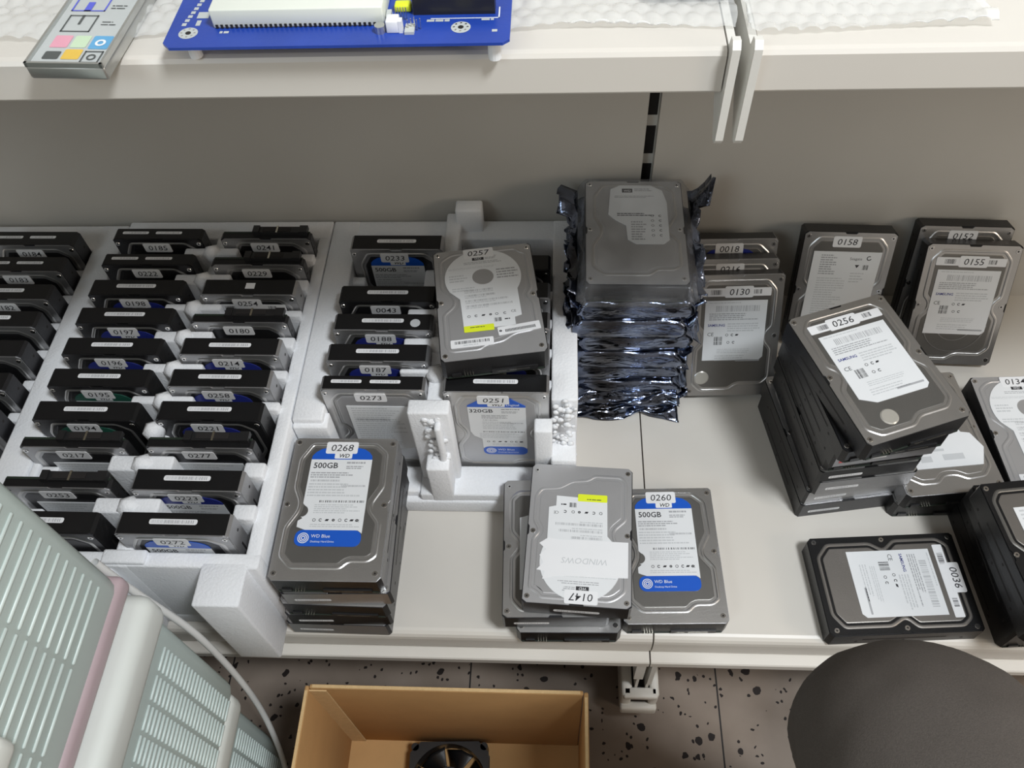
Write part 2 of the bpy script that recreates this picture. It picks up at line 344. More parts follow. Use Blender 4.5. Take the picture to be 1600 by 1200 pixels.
def mesh_label(art, T, cap='500GB', seed=1):
    def fn():
        b = MB(); z = T+.00005; zi = z+.00003
        def sheet(P, m='paper'): b.prism(ccw(s2(P)), T-.0004, z, m)
        if art in ('blue', 'blue2', 'navy', 'green'):
            c = {'blue': 'blue', 'blue2': 'blue', 'navy': 'navy', 'green': 'green'}[art]
            nt = [(-31+6*cos(a), -6+6*sin(a)) for a in [R(70-20*i) for i in range(9)]]
            P = [(28, 49), (28, -28), (24, -25), (-25, -25), (-33, -22), (-33, -16), (-29, -13)]+[(x, y) for x, y in nt[::-1]]+[(-31, 2), (-31, 49)]
            if art == 'blue2': P = [(28, 49), (28, -28), (-18, -28), (-18, -10), (-26, -4), (-29, 4), (-29, 49)]
            sheet(P)
            dome = [(28, 49)]+[(-1.5+30*cos(R(a)), 49+13*min(1, 1.25*sin(R(a)))) for a in range(15, 180, 15)]+[(-31 if art != 'blue2' else -29, 49)]
            if art == 'blue2': dome = [(28, 49), (28, 51), (14, 63), (-14, 63), (-29, 51), (-29, 49)]
            b.prism(ccw(s2(dome)), T-.0004, z+.00001, c)
            x0 = -33 if art != 'blue2' else -18
            b.prism(ccw(s2(rrect(x0, -41, 28, -25, 6.5))), T-.0004, z+.00001, c)
            b.flat(s2(rrect(-9, 50, 8, 56.5, 1)), zi, 'white'); b.text('WD', -.0052, .0512, zi+.00002, .0058, 'ink', .25, bold=.02)
            if art == 'blue2': b.text('Digital', .009, .0515, zi, .005, 'white')
            b.text(cap, -.028, .0395, zi, .0085, 'ink', bold=.015)
            lines(b, 4, 46.5, 26, 44, 1, zi, 'inkg', .8, 1, 12); lines(b, 4, 42, 26, 38, 2, zi, 'inkg', .6, 1, 3)
            lo = -29 if art != 'blue2' else -16
            lines(b, lo, 35, 18, 28, 3, zi, 'inkg', .55, .9, 5); barcode(b, lo+1, 25, 0, 27, zi, 'inkg', 2)
            lines(b, lo, 23, 26, 8, 5, zi, 'inkl', .5, .95, 8); barcode(b, 2, 19.5, 25, 21.5, zi, 'inkg', 4)
            barcode(b, -16, 3, 26, 5.2, zi, 'ink', 6, 1.1); lines(b, -20, 1, 25, -9, 5, zi, 'inkl', .5, 1, 9)
            icons(b, [-18, -12, -6, 0, 6, 12, 17, 22] if art != 'blue2' else [-12, -6, 0, 6, 12, 17, 22], -15, zi); b.text('CE', .020, -.0165, zi, .0035, 'ink')
            lines(b, lo+8, -19, 25, -23, 2, zi, 'inkl', .5, 1, 10)
            cx = x0+8
            for r_ in (5.2, 3.6, 2.0): b.ring((cx*mm, -.033), (r_-.8)*mm, r_*mm, zi, 'white', 24)
            b.text('WD Blue', (cx+7)*mm, -.0325, zi, .0046, 'white'); b.text('Desktop Hard Drive', (cx+7)*mm, -.0372, zi, .0026, 'white')
        elif art in ('round', 'round2'):
            C = (-2, 31); r_ = 38.5
            P = [(C[0]+r_*cos(R(a)), C[1]+r_*sin(R(a))) for a in range(-32, 213, 7)]+[(-27, 3), (-26, -36), (24, -38), (24, -27), (31, -25)]
            sheet(P)
            b.ring((C[0]*mm, C[1]*mm), 0, .0108, zi, 'platelt', 28)
            b.flat(s2(rrect(-26, -41, 3, -33, 1)), zi, 'yellow'); lines(b, -20, -35, 0, -38, 1, zi+.00002, 'ink', .3, 1, 1)
            b.rect(-.011, .055, .001, .060, zi, 'ink'); b.text('WD', -.009, .0558, zi+.00002, .004, 'white', .2); lines(b, 2, 60, 14, 55, 3, zi, 'inkg', .5, 1, 2)
            lines(b, -20, 53, 22, 49, 2, zi, 'inkg', .4, 1.1, 3); lines(b, -36, 46, 30, 43, 2, zi, 'inkl', .4, 1, 3)
            lines(b, -36, 36, -16, 25, 3, zi, 'inkl', .5, 1, 4); lines(b, 12, 40, 34, 25, 4, zi, 'inkg', .5, 1, 5); lines(b, -34, 18, -10, 12, 2, zi, 'inkl', .5, 1, 6)
            for q, y in enumerate((12, 5, -2, -9)): barcode(b, -22, y, [6, 8, 20, 24][q], y+2.6, zi, 'inkg', q, .8); lines(b, -22, y-.8, 8, y-3, 1, zi, 'inkl', .5, 1, q)
            icons(b, [-20, -13, -6, 1, 7, 15], -21, zi); b.text('CE', .021, -.021, zi, .0042, 'ink'); barcode(b, 4, -31, 11, -26, zi, 'ink', 3); lines(b, 14, -28, 21, -31, 1, zi, 'ink', .5, 1, 3)
            if art == 'round':
                b.prism(ccw(s2(rrect(-40, -59, 1, -49, 1))), T-.0004, z, 'sticker'); barcode(b, -36, -54.5, -3, -51, zi, 'ink', 8); lines(b, -28, -56, -8, -58, 1, zi, 'inkl', .5, 1, 1)
                ro = R(5); P = [(x*cos(ro)-y*sin(ro)+26, x*sin(ro)+y*cos(ro)-42) for x, y in rrect(-20, -5, 21, 5, .8)]
                b.prism(ccw(s2(P)), T-.0004, z, 'sticker')
                for i in range(22):
                    x = -13+i*1.35; q = [(x, -2.5), (x+.8, -2.5), (x+.8, 1), (x, 1)]; b.flat(s2([(a*cos(ro)-c*sin(ro)+26, a*sin(ro)+c*cos(ro)-42) for a, c in q]), zi, 'ink')
                b.ring((.0085, -.0435), .0003, .0014, zi, 'ink', 8)
            else:
                Q = [(-47, 8), (-47, 44), (-22, 45), (20, 46), (33, 50), (31, 42), (39, 41), (33, 34), (37, 26), (31, 20), (38, 14), (30, 8), (18, 9)]
                b.prism(ccw(s2(Q)), T, T+.0002, 'sticker')
                b.text('WINDOWS', -.006, .027, T+.00023, .0085, 'inkl', .2, 0, 'C')   # handwriting on the torn paper, upside down
        elif art in ('sam', 'sam2', 'sam3', 'samp'):
            b.prism(ccw(s2(rrect(-38, 49, 37, 58.5, 1))), T-.0004, z, 'sticker')
            barcode(b, -29, 51, -17, 56.5, zi, 'ink', 1); barcode(b, 18, 51.5, 27, 56.5, zi, 'ink', 2)
            y1 = {'sam': -36, 'sam2': -28, 'sam3': -34, 'samp': -38}[art]
            P = [(-34, 44), (34, 44), (34, y1+4), (30, y1)]+([(-20, y1), (-34, y1+8)] if art == 'sam' else [(-34, y1)])
            sheet(P[::-1])
            barcode(b, -22, 31, 26, 38, zi, 'inkg', 5, .9); lines(b, -30, 42, 20, 40, 1, zi, 'inkl', .5, 1, 1)
            lines(b, -29, 29, 30, 20, 4, zi, 'inkg', .5, .95, 4); b.text('SAMSUNG', -.030, .0135, zi, .0042, 'navy', bold=.02); lines(b, -8, 17, 31, 6, 4, zi, 'inkl', .5, 1, 5)
            b.text('CE', -.030, .002, zi, .006, 'ink'); barcode(b, -22, -9, -13, 1, zi, 'ink', 7); b.rect(-.022, -.005, -.013, -.004, zi, 'paper'); icons(b, [-8, -2, 3], 3, zi); icons(b, [-6, 0], -6, zi)
            lines(b, -18, -14, 33, -20, 3, zi, 'inkl', .4, 1, 8); lines(b, -20, -22, 26, -30, 3, zi, 'inkl', .4, .9, 9); b.rect(.004, -.0295, .031, -.0275, zi, 'inkg')
            if art == 'sam': b.cyl((-.018, -.052, T-.0006), .0082, .0009, 'spk', 24, .0070, True)
            if art == 'sam2': b.cyl((-.033, -.050, T-.0006), .0085, .0009, 'spk', 24, .0072, True)
            if art == 'sam3':
                for r_ in (34, 20): b.ring((0, -.022), (r_-.6)*mm, (r_+.6)*mm, T-.00005, 'silver', 40, R(180), R(360))
        elif art == 'sea':
            sheet([(-37, 50), (-37, -58), (36, -58), (38, 50)]); lines(b, -28, 46, -8, 20, 9, zi, 'inkg', .5, .95, 4); lines(b, -28, 17, 6, -50, 22, zi, 'inkl', .4, .95, 5)
            b.text('Seagate', .004, .040, zi, .0045, 'ink'); b.ring((.025, .0425), .0018, .0028, zi, 'ink', 16, 1, 6); barcode(b, 20, 28, 26, 34, zi, 'ink', 3); b.flat(s2([(11, 34), (16, 34), (13.5, 30)]), zi, 'ink'); lines(b, 8, 24, 26, 10, 4, zi, 'inkl', .4, .9, 6)
        elif art == 'torn':
            rg = random.Random(3); P = [(38, -44), (46, -24), (38, -6), (29, -4), (22, 22), (16, 25), (11, 18), (6, 20), (2, 10), (-4, 11), (-8, 1), (-15, 2), (-18, -9), (-25, -12), (-27, -22), (-22, -30), (-30, -37), (-34, -44)]
            sheet(P); lines(b, -16, -9, 26, -14, 2, zi, 'inkl', .5, .9, 1); lines(b, -20, -20, 6, -22, 1, zi, 'inkl', .8, .9, 1); b.rect(-.020, -.025, .004, -.022, zi, 'inkl'); b.rect(.0, -.036, .022, -.029, zi, 'inkl'); b.rect(-.024, -.037, -.012, -.030, zi, 'inkl')
            b.text('CE', .014, .002, zi, .006, 'inkg'); b.ring((.014, .013), .0035, .0042, zi, 'inkg', 16); lines(b, -12, 4, 10, 0, 2, zi, 'inkl', .5, 1, 2); icons(b, [6], 5, zi)
        elif art == 'wide':
            sheet([(-30, 46), (34, 46), (34, -30), (20, -34), (-30, -34)]); lines(b, -26, 43, 28, -28, 18, zi, 'inkl', .45, .95, seed); barcode(b, -24, 20, 10, 24, zi, 'inkg', seed)
        elif art == 'silk':
            P = [(-24, 60), (-14, 66), (18, 66), (30, 58), (34, 40), (34, -14), (28, -20), (0, -20), (-8, -14), (-9, 6), (-20, 14), (-27, 22)]
            sheet(ccw(P)); b.rect(-.012, .055, -.001, .061, zi, 'ink'); b.text('WD', -.010, .0562, zi+.00002, .0042, 'white'); lines(b, 1, 61, 24, 56, 2, zi, 'inkg', .5, 1, 1)
            lines(b, -20, 50, 22, 46, 2, zi, 'inkg', .5, 1, 2); lines(b, -18, 24, 20, 19, 2, zi, 'ink', .5, 1, 3); lines(b, -4, 12, 12, -16, 8, zi, 'inkg', .5, 1, 4)
            for y in (20, 13, 6, -1, -8): icons(b, [18, 26], y, zi, 'ink')
        return b.mesh('label_sheet')
    return cached(('lb', art, T, cap, seed), fn)
def mesh_number(n, T, x=0, y=60, shear=.12):
    def fn():
        b = MB(); b.prism(ccw(s2(rrect(x-15.5, y-6.6, x+15.5, y+6.6, 1.8))), T-.0004, T+.00016, 'sticker')
        b.text(n, x*mm, (y-3.6)*mm, T+.0002, .0103, 'ink', shear, 0, 'C', .004, 1.08)
        return b.mesh('number_sticker')
    return cached(('nm', n, T, x, y), fn)
def mesh_strip(kind, T):
    def fn():
        b = MB(); h = T-.0016; zc = h*.42; Y = .0735
        def st(x0, x1, hz, sd):
            # the strip lies on the +y end face
            P = rrect(x0, zc-hz, x1, zc+hz, hz*.7, 3)
            b.add([(x, Y+.00012, z) for x, z in P], [tuple(range(len(P)-1, -1, -1))], 'sticker')
            rg = random.Random(sd); x = x0+.002
            while x < x1-.003:
                wd = rg.choice((.0003, .0005, .0008))
                b.add([(x, Y+.00018, zc-hz*.6), (x+wd, Y+.00018, zc-hz*.6), (x+wd, Y+.00018, zc+hz*.6), (x, Y+.00018, zc+hz*.6)], [(3, 2, 1, 0)], 'inkl' if x < x0+.3*(x1-x0) else 'inkg'); x += wd+rg.choice((.0005, .0009))
        if kind == 'one': st(-.022, .021, .0026, 1)
        if kind == 'two': st(-.041, -.011, .0020, 1); st(-.003, .027, .0020, 2)
        if kind == 'square': b.add([(x, Y+.00012, z) for x, z in ((-.004, zc-.004), (.006, zc-.004), (.006, zc+.004), (-.004, zc+.004))], [(3, 2, 1, 0)], 'sticker')
        if kind == 'dot':
            st(-.022, .021, .0026, 1); b.add([(.033+.0052*cos(a), Y+.00012, zc+.003+.0052*sin(a)) for a in [2*pi*i/16 for i in range(16)]], [tuple(range(15, -1, -1))], 'inkl')
        if kind == 'red':
            for xa_, xb_, mm_ in ((.036, .044, 'red'), (-.002, .036, 'sticker')): b.add([(x, Y+.00012, z) for x, z in ((xa_, zc-.004), (xb_, zc-.004), (xb_, zc+.004), (xa_, zc+.004))], [(3, 2, 1, 0)], mm_)
        if kind == 'right': st(.006, .040, .0024, 3)
        return b.mesh('barcode_strip')
    return cached(('st', kind, T), fn)
NOTEXT = None
def drive(num, art, loc, rot, label, group=None, T=.0261, style=None, strip='one', chassis='black', cap='500GB', seed=1, conn=True, ide=False, look=None, numpos=None, screws='all', cat='hard drive', end='black'):
    style = style or {'blue': 'blue', 'blue2': 'blue', 'navy': 'blue', 'green': 'blue', 'round': 'round', 'round2': 'round', 'sam': 'sam', 'sam2': 'sam', 'sam3': 'sam', 'samp': 'blk', 'sea': 'sam', 'torn': 'hit', 'wide': 'sam', 'silk': 'blue', None: 'blue'}[art]
    look = look or {'blue': ('silver', 'plate', 'silver'), 'round': ('platelt', 'platelt', 'platelt'), 'sam': ('silver', 'plate', 'silver'), 'hit': ('silver', 'silver', 'silver'), 'blk': ('plate', 'mattegrey', 'black')}[style]
    t = thing('hard_drive', loc, rot, label, cat, group)
    ch_ = link('chassis', mesh_chassis(T, chassis, end), t)
    cv_ = link('cover', mesh_cover(style, T, *look), t)
    if art: link('label_sheet', mesh_label(art, T, cap, seed), cv_)
    if num: link('number_sticker', mesh_number(num, T, *(numpos or {'samp': (-3, 62), 'sam': (-3, 54), 'sam2': (2, 54), 'sam3': (2, 54), 'round': (-4, 65.5), 'round2': (-4, 65.5)}.get(art, (-3, 62)))), cv_)
    if strip: link('barcode_strip', mesh_strip(strip, T), ch_)
    if conn: link('connector', mesh_conn(), ch_)
    if ide: link('connector', mesh_ide(), ch_)
    if screws:
        pts = [(-47, 66), (46, 66)] if screws == 'top' else [(-46, 68), (46, 67), (45, 1), (-46, 1), (45, -66), (-46, -67)]
        for x, y in pts:
            link('screw', mesh_screw(), cv_, (x*mm, y*mm, T-.0008))
    return t
def flat_drive(num, art, x, y, ztop, yawd, label, group=None, T=.0261, tilt=0, **k):
    return drive(num, art, (x, y, ztop-T), (R(tilt), 0, R(yawd)), label, group, T, **k)
def stand_drive(num, art, xl, yf, label, group, z=.025, T=.0261, yawd=-.4, **k):
    k['numpos'] = k.get('numpos') or (-3, 60.5)
    T = min(T, .0220) if T > .021 else T*.85
    k['look'] = k.get('look') or ('silver', 'dgrey', 'side' if k.get('chassis') in ('side', 'dgrey') else 'dgrey')  # plates darkened in colour to imitate covers reflecting their dark surroundings
    return drive(num, art, (xl+.0508, yf+T, z+.0735), (R(90), 0, R(yawd)), label, group, T, conn=k.pop('conn', False), screws='top', **k)

# ------------------------------------------------------------------ floor, wall
b = MB(); b.box(-2.2, 2.2, -2.5, .75, -.30, -.25, 'floor'); tag(b.obj('floor'), kind='structure')
b = MB()
for k in range(-7, 7): b.box(.21+.307*k-.0010, .21+.307*k+.0010, -2.4, .74, -.2502, -.2499, 'dark')
for k in range(-7, 3): b.box(-2.1, 2.1, .11+.307*k-.0008, .11+.307*k+.0008, -.2502, -.24995, 'dark')
tag(b.obj('trim_1'), kind='structure')
b = MB(); b.box(-2.2, 2.2, .62, .70, -.25, 2.3, 'panel'); tag(b.obj('wall_back'), kind='structure')

# ------------------------------------------------------------------ shelving
X0 = .107; YP = .440
def extrude_x(b, prof, x0, x1, m):
    n = len(prof); vs = [(x0, y, z) for y, z in prof]+[(x1, y, z) for y, z in prof]
    b.add(vs, [tuple(range(n)), tuple(range(2*n-1, n-1, -1))], m); b.add(vs, [(i, n+i, n+(i+1) % n, (i+1) % n) for i in range(n)], m, False)
low = [(YP, 0), (0, 0), (-.003, -.0008), (-.006, -.0030), (-.0078, -.0065), (-.0085, -.011), (-.0085, -.030), (-.007, -.037), (-.004, -.0415), (0, -.0435), (-.0160, -.045), (-.0172, -.0465), (-.0172, -.056), (.002, -.056), (.004, -.040), (.004, -.012), (YP, -.012)]
upp = [(YP, .5614), (.124, .5614), (.1212, .5606), (.1196, .5585), (.1192, .5375), (.120, .5362), (.135, .5362), (.135, .5395), (.123, .5395), (.123, .555), (YP, .555)]
bpts = [(.1130, .566), (.1165, .5695), (.121, .5690), (.1245, .562), (.43, .5605), (.43, .43), (.415, .43), (.150, .535), (.1250, .5075), (.1205, .5035), (.1160, .5045), (.1130, .5085)]
def bracket(par, x):
    b = MB(); n = len(bpts); xs = (x-.0022, x+.0022)
    vs = [(xs[0], y, z) for y, z in bpts]+[(xs[1], y, z) for y, z in bpts]
    bm = bmesh.new(); V = [bm.verts.new(v) for v in vs]; bm.faces.new(V[:n]); bm.faces.new(V[n:][::-1])
    for i in range(n): bm.faces.new((V[i], V[n+i], V[n+(i+1) % n], V[(i+1) % n]))
    bmesh.ops.recalc_face_normals(bm, faces=bm.faces); b.bm(bm, 'bracket'); b.obj('shelf_bracket', par)
for nm, prof, x0, x1, lab, br in (
    ('metal_shelf', upp, -1.15, X0-.0085, 'upper left white metal shelf carrying the blue circuit board', X0-.0055),
    ('metal_shelf', upp, X0+.0085, 1.05, 'upper right white metal shelf, empty beyond the bubble wrap', X0+.0058),
    ('metal_shelf', low, -1.15, X0-.0008, 'lower left white metal shelf under the foam trays', None),
    ('metal_shelf', low, X0+.0008, 1.05, 'lower right white metal shelf under the loose drive piles', None)):
    t = thing(nm, (0, 0, 0), (0, 0, 0), lab, 'shelf', 'white metal shelves')
    b = MB(); extrude_x(b, prof, x0, x1, 'shelf'); b.obj('shelf_panel', t)
    if br: bracket(t, br)
    if prof is upp:
        other = -1.145 if x0 < 0 else 1.045; bracket(t, other)
t = thing('shelving_frame', (X0, YP, -.25), (0, 0, 0), 'white shelving frame with cream back panels and slotted upright', 'shelving')
def fpart(name, b): 
    o = b.obj(name, t); o.location = (-X0, -YP, .25); return o
b = MB(); b.box(-1.15, X0-.0062, YP, YP+.012, -.20, 1.2, 'panel'); fpart('back_panel', b)
b = MB(); b.box(X0+.0062, 1.05, YP, YP+.012, -.20, 1.2, 'panel'); fpart('back_panel', b)
b = MB(); b.box(X0-.016, X0+.016, YP+.0125, YP+.04, -.25, 1.25, 'bracket')
z = -.03
while z < 1.2:
    b.box(X0-.0052, X0+.0052, YP+.0118, YP+.0126, z, z+.036, 'dark'); z += .050
fpart('slotted_upright', b)
t = thing('shelf_foot', (X0, 0, -.25), (0, 0, 0), 'white metal foot under the join of the two lower shelves', 'shelf foot')
b = MB()
b.box(X0-.0075, X0-.0045, -.012, .42, -.17, -.057, 'bracket'); b.box(X0+.0045, X0+.0075, -.012, .42, -.17, -.057, 'bracket')
b.box(X0-.012, X0-.002, -.015, -.002, -.11, -.046, 'bracket'); b.box(X0+.004, X0+.009, -.015, -.002, -.13, -.046, 'bracket')
for a in ((X0-.022, X0-.010, -.022, .03), (X0+.010, X0+.020, -.022, .03)): b.bbox(a[0], a[1], a[2], a[3], -.205, -.150, 'bracket', .003)
b.bbox(X0-.022, X0+.020, -.028, -.018, -.205, -.185, 'bracket', .003); b.bbox(X0-.02, X0+.018, -.024, -.012, -.160, -.150, 'bracket', .002)
o = b.obj('bracket_plates', t); o.location = (-X0, 0, .25)
b = MB(); b.box(X0-.015, X0+.014, -.01, .43, -.25, -.16, 'dark'); o = b.obj('support_rail', t); o.location = (-X0, 0, .25)

# ------------------------------------------------------------------ foam trays
def tray(label, x0, x1, y0, y1, walls, extra, beads=()):
    b = MB(); b.bbox(x0, x1, y0, y1, 0, .024, 'foam', .003)
    rj = random.Random(int(abs(x0)*1000))
    for q in walls+extra:
        j = [rj.uniform(-.0004, .0004) for _ in range(6)]
        b.bbox(*[a_+c_ for a_, c_ in zip(q, j)], 'foam', .0022, 2)
    for c, r_, sc in beads: b.ball(c, r_, 'foam', 1, sc)
    o = b.obj('foam_tray'); tag(o, label, 'foam tray', 'white foam trays'); return o
yB = [.372, .333, .290, .253, .211, .172, .134, .104, .0595, .0165]
yA = [.372, .333, .290, .251, .211, .172, .133, .103, .0610, .0165]
yL = [.363, .324, .284, .2465, .208, .167, .128]
yC = [.355, .281, .243, .204, .170]
yD = [.325, .286, .246, .207, .168]
def gaps(ys, T=.0262): return [(ys[i+1]+T, ys[i]) for i in range(len(ys)-1)]
H = .143
ex = []
for (a, c) in gaps(yB):
    g0, g1 = a+.001, c-.0008
    if g1-g0 < .004: continue
    ex += [(-.407, -.346, g0, g1, .02, .160), (-.282, -.262, g0, g1, .02, .150), (-.4868, -.468, g0, g1, .02, H-.005)]
ex += [(-.392, -.352, .002, .0150, .02, H+.004)]
bd = [((-.3755, (a+c)/2, .155), .0115, (1, 1, 1.1)) for a, c in gaps(yB)]
tray('long foam tray with two full columns of upright drives', -.494, -.2508, .0, .43,
     [(-.494, -.4865, 0, .43, .01, H-.003), (-.2645, -.2508, 0, .43, .01, H), (-.383, -.3670, 0, .43, .01, H), (-.494, -.2508, .402, .43, .01, H), (-.494, -.2508, 0, .0148, .01, H)],
     ex+[(-.302, -.2600, -.034, .006, .002, H), (-.405, -.384, -.020, .004, 0, H-.006), (-.494, -.47, -.02, .004, 0, H)], bd)
ex = []
for (a, c) in gaps(yL): ex += [(-.545, -.5265, a+.001, c-.001, .02, H-.008)]
tray('foam tray cut off by the left edge of the frame', -.86, -.4945, .02, .425,
     [(-.5270, -.4945, .02, .425, .01, H), (-.86, -.4945, .385, .425, .01, H), (-.86, -.4945, .02, .03, .01, H), (-.651, -.6345, .02, .42, .01, H-.01)], ex)
ex = []
for (a, c) in gaps(yC):
    if c-a > .03: ex += [(-.2245, -.205, a+.005, a+.014, .02, H-.012), (-.2245, -.205, c-.012, c-.001, .02, H-.012), (-.138, -.1005, a+.003, a+.014, .02, H+.006), (-.1165, -.1005, a, c, .02, H+.01)]
    else: ex += [(-.145, -.1005, a+.0015, c-.001, .02, .163), (-.2245, -.212, a+.001, c-.001, .02, H-.012)]
bd = [((-.1095, (a+c)/2, .156), .0115, (1, 1, 1.1)) for a, c in gaps(yC)]
for (a, c) in gaps(yD): ex += [(-.004, .0060, a+.001, c-.001, .02, H-.002)]
rg = random.Random(5)
for i in range(90):
    zz = rg.uniform(.03, .155); bd.append(((-.110+rg.gauss(0, .0038), .1520-rg.uniform(0, .0015)-.018*(1-zz/.16), zz), rg.uniform(.0025, .0045), (1, .5, 1.1)))
for i in range(110):
    zz = rg.uniform(.02, .145); bd.append(((rg.uniform(.006, .029), .1795-.034*(1-zz/.15)+rg.gauss(0, .001), zz), rg.uniform(.0025, .0045), (1, .6, 1)))
tray('short foam tray with broken front between the stacks', -.2498, .0305, .128, .43,
     [(-.2498, -.2195, .155, .43, .01, H), (.0045, .0305, .180, .43, .01, H), (.0045, .0305, .145, .19, .0, .085), (-.1165, -.1000, .166, .43, .01, H+.012), (-.2498, .0305, .40, .43, .01, H)],
     ex+[(-.133, -.0925, .150, .1665, .0, .163), (-.122, -.098, .130, .155, .0, .09), (-.107, -.101, .139, .150, .03, .150), (-.135, .0305, .130, .1665, 0, .036), (-.2498, -.135, .135, .1665, 0, .034),
         (-.2498, -.2150, .150, .1685, 0, .136), (-.0125, .0060, .150, .1665, .0, .132), (-.105, -.075, .412, .43, .1, .175), (-.137, -.118, .330, .356, .02, .14)], bd)

G2 = 'hard drives standing in the long foam tray'; G1 = 'hard drives standing in the foam tray at the left edge'; G3 = 'hard drives standing in the short foam tray'
def std(num, art, x, y, lab, g, **k): return stand_drive(num, art, x, y, lab, g, **k)
specA = [('0185', None, 'two', 'black', 0, .020), ('0222', None, 'two', 'black', 0, .020), ('0198', 'navy', 'one', 'black', 0, .0261), ('0197', 'navy', 'one', 'black', 0, .0261), ('0196', 'navy', 'one', 'black', 0, .0261), ('0195', 'green', 'one', 'black', 0, .0261), ('0194', 'green', 'one', 'black', 0, .0261), ('0217', 'wide', None, 'dgrey', 1, .013), ('0253', 'wide', None, 'dgrey', 1, .013), (None, None, 'one', 'black', 0, .0261)]
specB = [('0241', None, None, 'dgrey', 1, .013), ('0229', None, None, 'dgrey', 1, .013), ('0254', 'sam', 'square', 'side', 0, .0235), ('0180', None, None, 'dgrey', 1, .013), ('0214', 'navy', 'one', 'side', 0, .0261), ('0258', 'navy', 'one', 'side', 0, .0261), ('0221', 'navy', 'one', 'black', 0, .0261), ('0277', 'wide', None, 'dgrey', 1, .013), ('0223', 'navy', 'one', 'side', 0, .0261), ('0272', 'blue', 'one', 'side', 0, .0261)]
xa = lambda y: -.4955+.0365*(y-.017)/.355
for (n, art, st, ch, ide, T), y in zip(specA, yA):
    lab = f'upright hard drive with sticker {n}, left column of the long foam tray' if n else 'upright hard drive at the front of the left column, sticker hidden by the plastic basket'
    std(n, art, -.494+.009*(y/.372) if False else -.4870-.006*(1-y/.372), y, lab, G2, T=T, strip=st, chassis=ch, ide=bool(ide), seed=int(n or 9))
for (n, art, st, ch, ide, T), y in zip(specB, yB):
    std(n, art, -.3640-.0095*(1-y/.372), y, f'upright hard drive with sticker {n}, right column of the long foam tray', G2, T=T, strip=st, chassis=ch, ide=bool(ide), seed=int(n))
nl = ['0184', '0183', '0182', '0181', '0179', '0178', None]
od = ['rearmost', 'second from the back', 'third from the back', 'fourth from the back', 'fifth from the back', 'sixth from the back', 'foremost']
for i, y in enumerate(yL):
    std(nl[i] if i < 3 else None, None, -.6302-.002*(i/6), y, f'{od[i]} upright hard drive in the foam tray at the left edge', G1, T=.0220, strip='two' if i < 2 else 'one', chassis='dgrey')
specC = [('0233', 'navy', 'one', 'side', .0261), ('0043', None, 'one', 'black', .0261), ('0188', 'navy', 'dot', 'side', .0261), ('0187', 'navy', 'one', 'side', .0261), ('0273', 'wide', 'two', 'side', .020)]
for (n, art, st, ch, T), y in zip(specC, yC):
    std(n, art if n != '0233' else 'blue', -.2160-.004*(1-y/.355), y, f'upright hard drive with sticker {n}, left column of the short foam tray', G3, T=T, strip=st, chassis=ch, seed=int(n), look=('silver', 'platelt', 'silver') if n == '0273' else None, numpos=(-3, 61) if n in ('0273', '0233') else None)
for n, y, st, ch, art, lab in ((None, yD[0], 'one', 'black', None, 'rearmost upright drive mostly hidden under the tilted drive 0257'), (None, yD[1], 'one', 'side', None, 'second upright drive from the back, mostly hidden under drive 0257'), (None, yD[2], 'one', 'side', None, 'third upright drive from the back, mostly hidden under drive 0257'),
                          ('0220', yD[3], 'one', 'side', 'navy', 'upright hard drive with sticker 0220 just in front of drive 0257'), ('0251', yD[4], 'one', 'side', 'blue2', 'upright 320GB hard drive with sticker 0251 and bright blue label')):
    std(n, art, -.0995+.0005, y, lab, G3, strip=st, chassis=ch, cap='320GB', look=('silver', 'platelt', 'silver') if n == '0251' else None, numpos=(-3, 61))

# loose drive on the tray
flat_drive('0257', 'round', -.0585, .260, .2005, 8.3, 'light grey drive with sticker 0257 lying tilted on the short foam tray', None, tilt=-2.2)

# ------------------------------------------------------------------ piles of drives on the lower shelf
TT = .0261
gp = 'drives piled at the front left'
pile = [(-.2035, .0655, -.6, 'bottom drive of the pile under 0268', None, 'right', 'dgrey'), (-.2000, .0660, .9, 'second drive from the bottom of the pile under 0268', None, 'right', 'dgrey'),
        (-.1960, .0655, -1.0, 'middle drive of the pile under 0268', None, None, 'dgrey'), (-.1915, .0672, 1.2, 'drive directly under drive 0268', None, 'right', 'dgrey')]
for i, (x, y, a, lab, art, st, ch) in enumerate(pile):
    flat_drive(None, art, x, y, TT*(i+1), 180+a if st else a, lab, gp, strip=st, chassis=ch, end='side' if i in (0, 3) else 'black')
flat_drive('0268', 'blue', -.1947, .0687, TT*5, .2, '500GB drive with sticker 0268 and blue label, top of its pile', gp, chassis='side', strip=None)
gp = 'drives piled at the front centre'
flat_drive(None, None, .0215, .0625, TT, 1.0, 'bottom drive of the pile under drive 0147', gp, chassis='dgrey', strip=None)
flat_drive(None, 'wide', .0080, .0680, TT*2, 180+1.5, 'middle drive with a round clear sticker under drive 0147', gp, chassis='dgrey', strip='right')
flat_drive('0147', 'round2', .0325, .0700, TT*3, 177, 'light grey drive with upside-down sticker 0147 and torn white paper', gp, chassis='dgrey', strip='one')
flat_drive('0260', 'blue', .1248, .0735, TT, 1.75, '500GB drive with sticker 0260 and blue label, lying flat on the shelf', None, chassis='side', strip=None)

